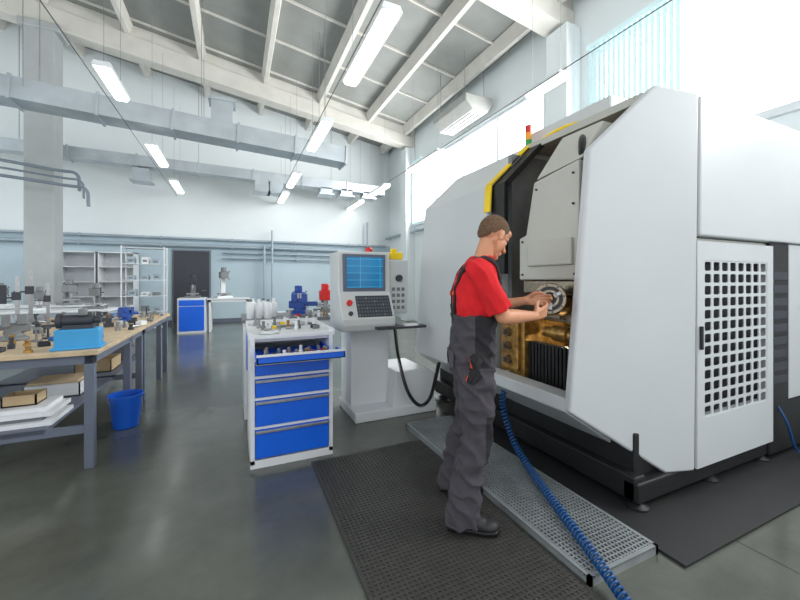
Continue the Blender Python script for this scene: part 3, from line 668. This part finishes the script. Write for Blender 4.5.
# ---------------------------------------------------------------- far area
T=thing("drawer_cabinet","white cabinet with plain blue front against the far bench","drawer cabinet",(-1.05,11.3,0),local=True)
g=G(); g.box(-.33,.33,-.3,.3,0,.92); mk("cabinet_body",g,M_cabwhite,T,smooth=False)
g=G(); g.box(-.29,.29,-.32,-.3,.06,.7); d=mk("cabinet_door",g,M_blue,T,smooth=False)
g=G(); g.box(-.29,.29,-.32,-.3,.72,.87); d=mk("drawer",g,M_blue,T,smooth=False)
workbench((-.16,11.3,0),1.05,.6,.9,"white bench with measuring machines near the far wall",topm=M_cabwhite,legm=M_cabwhite)
bench_machine((-1.05,11.3,.92),0,M_castgrey,M_key,.6,"grey measuring microscope on the blue drawer cabinet",.9)
bench_machine((-.3,11.3,.9),.3,M_cabwhite,M_castgrey,.75,"white bench machine near the far wall",1.0)
T=thing("shelf_rack","white metal shelf rack loaded with small parts","shelf",(-1.98,10.5,0),local=True)
for sx in(-.42,.42):
    for sy in(-.2,.2): g=G(); g.box(sx-.012,sx+.012,sy-.012,sy+.012,0,2.2); mk("post",g,M_cabwhite,T,smooth=False)
for k in range(6): g=G(); g.box(-.42,.42,-.2,.2,.25+.38*k,.265+.38*k); mk("shelf_board",g,M_cabwhite,T,smooth=False)
random.seed(5)
for k in range(5):
    for j in range(3):
        x=-2.23+.25*j+random.uniform(-.02,.02); g=G(); h=random.uniform(.08,.17); z=.266+.38*k; g.box(x-.07,x+.07,10.4,10.6,z,z+h); g.box(x-.04,x+.04,10.385,10.4,z+h*.3,z+h*.6,1)
        mk("parts_box",g,[random.choice([M_castgrey,M_pipe,M_cabwhite,M_cabwhite]),M_castgrey],label="small parts box on the white rack",cat="box",group="boxes on the white rack",smooth=False)
for k in range(2):
    T=thing("locker_cabinet","tall pale grey open cabinet against the far wall","cabinet",(-4.0+.9*k,13.1,0),local=True,group="tall cabinets on the far wall")
    g=G(); g.box(-.42,-.4,-.3,.3,0,2.2);g.box(.4,.42,-.3,.3,0,2.2);g.box(-.42,.42,.28,.3,0,2.2);g.box(-.42,.42,-.3,.3,2.17,2.2);g.box(-.42,.42,-.3,.3,0,.06); mk("cabinet_body",g,M_cabwhite,T,smooth=False)
    for j in range(4): g=G(); g.box(-.4,.4,-.28,.28,.5+.42*j,.52+.42*j); mk("cabinet_shelf",g,M_cabwhite,T,smooth=False)
B=workbench((-3.1,8.6,0),2.0,.8,.86,"white laboratory bench with instruments",topm=M_cabwhite,legm=M_pipe,group="white instrument benches")
dup(B,(-3.7,10.2,0)); dup(B,(-5.15,8.6,0))
for k,(x,y,z,s,m) in enumerate(((-2.4,8.6,.86,.8,M_castgrey),(-3.2,8.6,.86,.7,M_cabwhite),(-3.3,10.2,.86,.9,M_castgrey),(-4.4,10.2,.86,.8,M_cabwhite),(-4.6,8.6,.86,.7,M_castgrey))):
    bench_machine((x,y,z),.4*k,m,M_castgrey,.5,"grey measuring instrument on the white bench",s)
T=thing("computer_monitor","dark flat computer monitor on the white bench","monitor",(-3.9,8.6,.86),.3,local=True)
g=G(); g.box(-.25,.25,-.02,.02,.12,.45); mk("monitor_panel",g,M_key,T,bevel=.006); g=G(); g.cyl((0,.02,0.02),(0,.02,.2),.02); g.box(-.12,.12,-.08,.1,0,.02); mk("monitor_stand",g,M_key,T)

# ---------------------------------------------------------------- PERSON
def remesh(name,g,vox,it,mats,parent,disp=None,label=None):
    me=bpy.data.meshes.new("tmp"); me.from_pydata([tuple(p) for p in g.v],[],g.f)
    bm=bmesh.new(); bm.from_mesh(me); bmesh.ops.recalc_face_normals(bm,faces=bm.faces); bm.to_mesh(me); bm.free()
    o=bpy.data.objects.new("tmp",me); COL.objects.link(o)
    r=o.modifiers.new("r",'REMESH'); r.mode='VOXEL'; r.voxel_size=vox
    if it: s=o.modifiers.new("s",'SMOOTH'); s.factor=.5; s.iterations=it
    dg=bpy.context.evaluated_depsgraph_get()
    m2=bpy.data.meshes.new_from_object(o.evaluated_get(dg))
    bpy.data.objects.remove(o); bpy.data.meshes.remove(me)
    m2.name=name; m2.materials.clear()
    for m in mats: m2.materials.append(m)
    m2.polygons.foreach_set("material_index",[0]*len(m2.polygons))
    if disp:
        ns=[v.normal.copy() for v in m2.vertices]
        for v,n in zip(m2.vertices,ns): v.co+=n*disp(v.co)
    m2.polygons.foreach_set("use_smooth",[True]*len(m2.polygons))
    p=bpy.data.objects.new(name,m2); COL.objects.link(p); p.parent=parent; ORG[p.name]=V((0,0,0))
    if label: p["label"]=label
    return p
P=thing("person","person in red t-shirt and grey overalls reaching into the machine","person",(1.277,1.783,0.018),-math.radians(24.3),local=True)
def ering(c,rx,ry,yaw=0,n=32):
    c=V(c); o=[]
    for i in range(n):
        a=2*math.pi*i/n
        ca,sa=math.cos(a),math.sin(a)
        e=.85
        p=V((rx*math.copysign(abs(ca)**e,ca),ry*math.copysign(abs(sa)**e,sa),0))
        p.rotate(Matrix.Rotation(yaw,3,'Z')); o.append(c+p)
    return o
J=dict(ra=V((-.087,-.13,.09)),la=V((-.088,.25,.09)),rk=V((.0,-.115,.50)),lk=V((.01,.2,.50)),rh=V((0,-.095,.90)),lh=V((0,.1,.90)),
       rs=V((-.005,-.168,1.44)),ls=V((.06,.168,1.44)),re=V((.135,-.160,1.18)),le=V((.15,.26,1.2)),rw=V((.365,.0,1.17)),lw=V((.375,.185,1.25)))
TW=-.12
tors=[((-.0,0,.86),.085,.135,0),((-.005,0,.93),.098,.148,0),((-.005,0,1.0),.094,.142,0),((-.0,0,1.1),.088,.13,0),((.01,0,1.22),.1,.14,TW*.5),((.022,0,1.34),.112,.154,TW),((.028,0,1.41),.103,.152,TW),((.036,0,1.465),.078,.125,TW),((.046,0,1.505),.056,.07,TW)]
HM=Matrix.Translation((.128,.014,1.640))@Matrix.Rotation(math.radians(28),4,'Z')@Matrix.Rotation(math.radians(34),4,'Y')
g=G(); g.loft([ering(*t) for t in tors])
for s in('r','l'):
    g.capsule(J[s+'h'],.072,J[s+'k'],.05); g.capsule(J[s+'k'],.05,J[s+'a'],.036); g.capsule(J[s+'a']+V((-.02,0,-.04)),.035,J[s+'a']+V((.15,0,-.06)),.025)
    g.capsule(J[s+'s'],.052,J[s+'e'],.042)
    m=J[s+'e'].lerp(J[s+'w'],.3); g.capsule(J[s+'e'],.041,m,.043); g.capsule(m,.043,J[s+'w'],.026)
    g.capsule(V((.05,0,1.535)),.03,J[s+'s'].lerp(V((.04,0,1.47)),.5),.042)
def H_(f_,*a,**k): getattr(g,f_)(*a,M=HM,**k)
H_('ell',(-.016,0,.03),(.098,.077,.09)); H_('ell',(.03,0,-.03),(.054,.06,.085)); H_('ell',(-.055,0,-.01),(.05,.06,.055))
for s in(-1,1):
    H_('capsule',(-.015,s*.05,-.04),.02,(.058,s*.016,-.098),.016)
    H_('capsule',(.052,s*.04,-.018),.02,(.05,s*.03,-.06),.018)
    H_('ell',(-.01,s*.079,-.008),(.017,.010,.032)); H_('ell',(-.008,s*.083,-.03),(.009,.007,.012))
    H_('ell',(.100,s*.013,-.036),(.011,.009,.008)); H_('capsule',(.083,s*.012,.022),.010,(.066,s*.045,.018),.009)
H_('capsule',(.084,0,.008),.009,(.116,0,-.030),.0105); H_('ell',(.076,0,-.100),(.017,.022,.017))
H_('ell',(.090,0,-.061),(.011,.024,.0065)); H_('ell',(.087,0,-.074),(.011,.021,.0065)); H_('ell',(.058,0,.055),(.034,.055,.035))
g.capsule((.04,0,1.45),.055,HM@V((-.022,0,-.045)),.05)
def hand(g,w,d,n,thumb,curl):
    d=V(d).normalized(); n=V(n); n=(n-d*n.dot(d)).normalized(); t=d.cross(n).normalized()
    if t.dot(V(thumb))<0: t=-t
    for k,o in enumerate((.027,.009,-.009,-.026)):
        g.capsule(w-d*.005+t*o*.45,.017,w+d*.085+t*o,.0125)
    L=(.074,.082,.077,.060)
    for k,o in enumerate((.029,.0095,-.0095,-.028)):
        p=w+d*.085+t*o; a=math.radians(curl*(.5+.1*k)); sp=o*.9
        for j,(fr,r) in enumerate(((.46,.0092),(.3,.0084),(.24,.0076))):
            dd=(d*math.cos(a)+n*math.sin(a)+t*sp*2).normalized(); q=p+dd*L[k]*fr
            g.capsule(p,r,q,r-.0006,n=12); p=q; a+=math.radians(curl)
    p=w+d*.022+t*.024+n*.005; g.capsule(w+t*.008,.018,p,.015)
    a=(d*.62+t*.62+n*.48).normalized(); q=p+a*.042; g.capsule(p,.014,q,.0115); b=(d*.85+t*.1+n*.5).normalized(); q2=q+b*.03; g.capsule(q,.0112,q2,.0098); g.capsule(q2,.0098,q2+(d*.9-t*.1+n*.35).normalized()*.022,.0082)
hand(g,J['rw'],(.82,.42,.26),(-.3,.85,.25),(0,0,1),30)
hand(g,J['lw'],(.96,.02,.04),(-.1,-.9,-.1),(0,0,1),26)
body=remesh("body",g,.0042,2,[M_skin,M_lip],P)
Hi=HM.inverted()
for p in body.data.polygons:
    c=Hi@p.center
    if c.x>.088 and abs(c.y)<.024 and -.082<c.z<-.054: p.material_index=1
g=G(); vs=[];fs=[]; nu,nv=110,76; idx={}
cen=V((-.0175,0,.0255)); R=(.0985,.0785,.0975)
def keep(p):
    x,z=p.x,p.z+noise.noise(p*90)*.006
    if x>.02: lim=.018+(x-.02)*1.6
    elif x>.0: lim=.018
    elif x>-.025: lim=.022
    else: lim=.022+(x+.025)*1.7
    lim=max(lim,-.07)
    if -.002<x<.014: lim=-.012
    return z>lim
for i in range(nu):
    for j in range(nv+1):
        a=2*math.pi*i/nu; b=math.radians(-89+178*j/nv)
        p=cen+V((R[0]*math.cos(b)*math.cos(a),R[1]*math.cos(b)*math.sin(a),R[2]*math.sin(b)))
        if p.z<0 and p.x<-.02:
            e2=max(0,1-(p.y/.062)**2-((p.z+.01)/.058)**2)
            p.x=min(p.x,-.055-.052*math.sqrt(e2)) if e2>0 else p.x
        idx[i,j]=len(vs); vs.append(p)
for i in range(nu):
    for j in range(nv):
        q=[idx[i,j],idx[(i+1)%nu,j],idx[(i+1)%nu,j+1],idx[i,j+1]]
        if all(keep(vs[k]) for k in q): fs.append(q)
vs=[HM@(p+(p-cen).normalized()*(noise.noise(p*160)*.0016)) for p in vs]
g.add(vs,fs); hair=mk("hair",g,M_hair,P,smooth='all',label="very short cropped brown hair"); so=hair.modifiers.new("t",'SOLIDIFY'); so.thickness=.006; so.offset=-.9
for s in(-1,1):
    g=G(); g.ell((.0715,s*.030,-.001),(.011,.0125,.0075),12,8,M=HM); e=mk("eye",g,M_eye,P); g=G(); g.ell((.0818,s*.030,-.002),(.003,.005,.005),10,6,M=HM); mk("iris",g,M_iris,e)
    g=G(); g.capsule((.091,s*.014,.024),.0032,(.077,s*.046,.026),.0028,n=8,M=HM); mk("eyebrow",g,M_hair,P)
def wr(sc_,amp,zs=1.0,sk=0.0,lo=-.006):
    def f_(p):
        q=V((p.x*sc_,p.y*sc_,p.z*sc_*zs+p.x*sc_*sk))
        r=1-2*abs(noise.noise(q)); q2=V((p.x*sc_*2.3+5,p.y*sc_*2.3,p.z*sc_*2.3*zs))
        return max(lo,amp*(r-.6)+amp*.35*noise.noise(q2))
    return f_
g=G(); st_=[ering((0,0,1.06),.085,.13)]
for (c,rx,ry,yw) in tors[4:]:
    k=.022 if c[2]<1.4 else .016
    st_.append(ering(V(c)-V((.004,0,0)) if c[2]<1.4 else c,rx+k,ry+k,yw))
st_.append(ering((.05,0,1.52),.06,.066,TW))
g.loft(st_)
for s in('r','l'):
    a,b=J[s+'s'],J[s+'e']; g.ell(a+V((0,0,-.005)),(.068,.066,.066)); e=a.lerp(b,.86)
    g.cyl(a,a.lerp(b,.45),.066,.065,n=24); g.cyl(a.lerp(b,.4),e,.065,.072,n=24)
    g.capsule(V((.05,0,1.485)),.045,a.lerp(V((.04,0,1.47)),.3),.05)
shirt=remesh("t_shirt",g,.006,2,[M_shirt],P,disp=wr(11,.011,.8,.8),label="short-sleeved red t-shirt")
g=G()
g.loft([ering(c,rx,ry) for c,rx,ry in(((-.0,0,.80),.105,.146),((-.006,0,.86),.122,.168),((-.008,0,.93),.130,.176),((-.006,0,1.0),.126,.171),((-.002,0,1.08),.122,.165),((.0,0,1.15),.127,.168),((.003,0,1.18),.128,.168))])
for s in('r','l'):
    h,k,a=J[s+'h'],J[s+'k'],J[s+'a']
    R_=[ering(h+V((-.005,0,.0)),.106,.094),ering(h.lerp(k,.35),.099,.091),ering(h.lerp(k,.75),.087,.081),ering(k,.083,.077),ering(k.lerp(a,.35)+V((-.012,0,0)),.085,.077),ering(k.lerp(a,.75)+V((-.005,0,0)),.087,.079),ering(a+V((0,0,.0)),.093,.082),ering(a+V((.008,0,-.05)),.098,.086)]
    g.loft(R_)
tro=remesh("bib_overalls",g,.006,2,[M_trous,M_trousb,M_trous2],P,disp=wr(9,.02,1.3,.8,-.012),label="dark grey work overalls with orange trim")
for p in tro.data.polygons:
    c=p.center
    if .38<c.z<.64 and c.x>.035: p.material_index=1
    elif .9<c.z<1.2 and abs(c.y)>.13 and c.x>-.02: p.material_index=1
def patch(name,pts,width,side,m,target,off,th=.006,cols=5,n=6):
    pts=spline(pts,n); g=G(); side=V(side).normalized(); vs=[];fs=[]
    for p in pts:
        for c in range(cols): vs.append(p+side*width*(c/(cols-1)-.5))
    for i in range(len(pts)-1):
        for c in range(cols-1): a=i*cols+c; fs.append((a,a+1,a+cols+1,a+cols))
    g.add(vs,fs); o=mk(name,g,m,tro,smooth='all')
    w=o.modifiers.new("w",'SHRINKWRAP'); w.target=target; w.wrap_method='NEAREST_SURFACEPOINT'; w.wrap_mode='ABOVE_SURFACE'; w.offset=off
    s=o.modifiers.new("s",'SOLIDIFY'); s.thickness=th; s.offset=0
    return o
for s in(-1,1):
    patch("shoulder_strap",[(-.15,s*.03,1.15),(-.15,s*.05,1.25),(-.12,s*.09,1.38),(-.04,s*.105,1.5),(.04,s*.105,1.52),(.12,s*.09,1.46),(.17,s*.07,1.34)],.038,(0,1,0),M_trousb,shirt,.006)
    patch("strap_buckle",[(-.16,s*.058,1.29),(-.15,s*.068,1.315)],.042,(0,1,0),M_orange,shirt,.012,n=3)
patch("bib_back",[(-.17,0,1.14),(-.17,0,1.19),(-.17,0,1.24)],.15,(0,1,0),M_trousb,shirt,.010,cols=12)
patch("bib_front",[(.18,0,1.14),(.18,0,1.24),(.18,0,1.37)],.24,(0,1,0),M_trous,shirt,.010,cols=12)
patch("side_pocket",[(-.03,-.25,.99),(-.04,-.25,.92),(-.04,-.25,.85)],.10,(1,0,0),M_trousb,tro,.006,cols=12,th=.004,n=10)
patch("pocket_trim",[(-.083,-.25,.985),(-.092,-.25,.92),(-.09,-.25,.855)],.007,(1,0,0),M_orange,tro,.010,cols=3,th=.003,n=10)
patch("back_pocket",[(-.2,-.08,.97),(-.2,-.08,.87)],.11,(0,1,0),M_trous2,tro,.005,cols=12,th=.003,n=12)
patch("back_pocket",[(-.2,.08,.97),(-.2,.08,.87)],.11,(0,1,0),M_trous2,tro,.005,cols=12,th=.003,n=12)
for s in('r','l'):
    a=J[s+'a'].copy(); an=-math.radians(10) if s=='r' else -math.radians(3)
    SM=Matrix.Translation((a.x,a.y,0))@Matrix.Rotation(an,4,'Z')
    g=G(); g.ell((-.02,0,.055),(.062,.044,.05),M=SM); g.ell((.07,0,.045),(.09,.048,.045),M=SM); g.ell((.14,0,.04),(.062,.05,.035),M=SM); g.capsule((-.01,0,.06),.05,(-.005,0,.11),.048,M=SM); g.capsule((.0,0,.08),.045,(.09,0,.05),.04,M=SM)
    sh=remesh("shoe",g,.005,3,[M_shoe],P,label="black work shoe")
    g=G(); pl=[(-.088,0),(-.075,-.034),(-.02,-.042),(.06,-.044),(.13,-.052),(.185,-.038),(.207,0),(.185,.036),(.13,.05),(.06,.042),(-.02,.042),(-.075,.034)]
    g.prismZ(pl,0.0,.026,M=SM); mk("shoe_sole",g,M_plast,sh,bevel=.005)
    for k in range(4): g=G(); g.tube([SM@V((.02+.028*k,-.03,.098-.01*k)),SM@V((.03+.028*k,0,.108-.011*k)),SM@V((.02+.028*k,.03,.098-.01*k))],.004,n=6); mk("shoe_lace",g,M_castgrey,sh)

# ---------------------------------------------------------------- light
w=bpy.data.worlds.new("world"); sc.world=w; w.use_nodes=True
bg=w.node_tree.nodes["Background"]; bg.inputs[0].default_value=(.95,.975,1,1); bg.inputs[1].default_value=1.15
def area(name,loc,rot,sx,sy,e,c=(1,.99,.98)):
    l=bpy.data.lights.new(name,'AREA'); l.shape='RECTANGLE'; l.size=sx; l.size_y=sy; l.energy=e; l.color=c
    o=bpy.data.objects.new(name,l); COL.objects.link(o); o.location=loc; o.rotation_euler=rot; return o
area("window_daylight",(RX-.2,8.5,4.3),(0,math.radians(90),0),1.9,5.6,350)
area("window_daylight",(RX-.2,1.1,4.3),(0,math.radians(90),0),1.9,6,350)
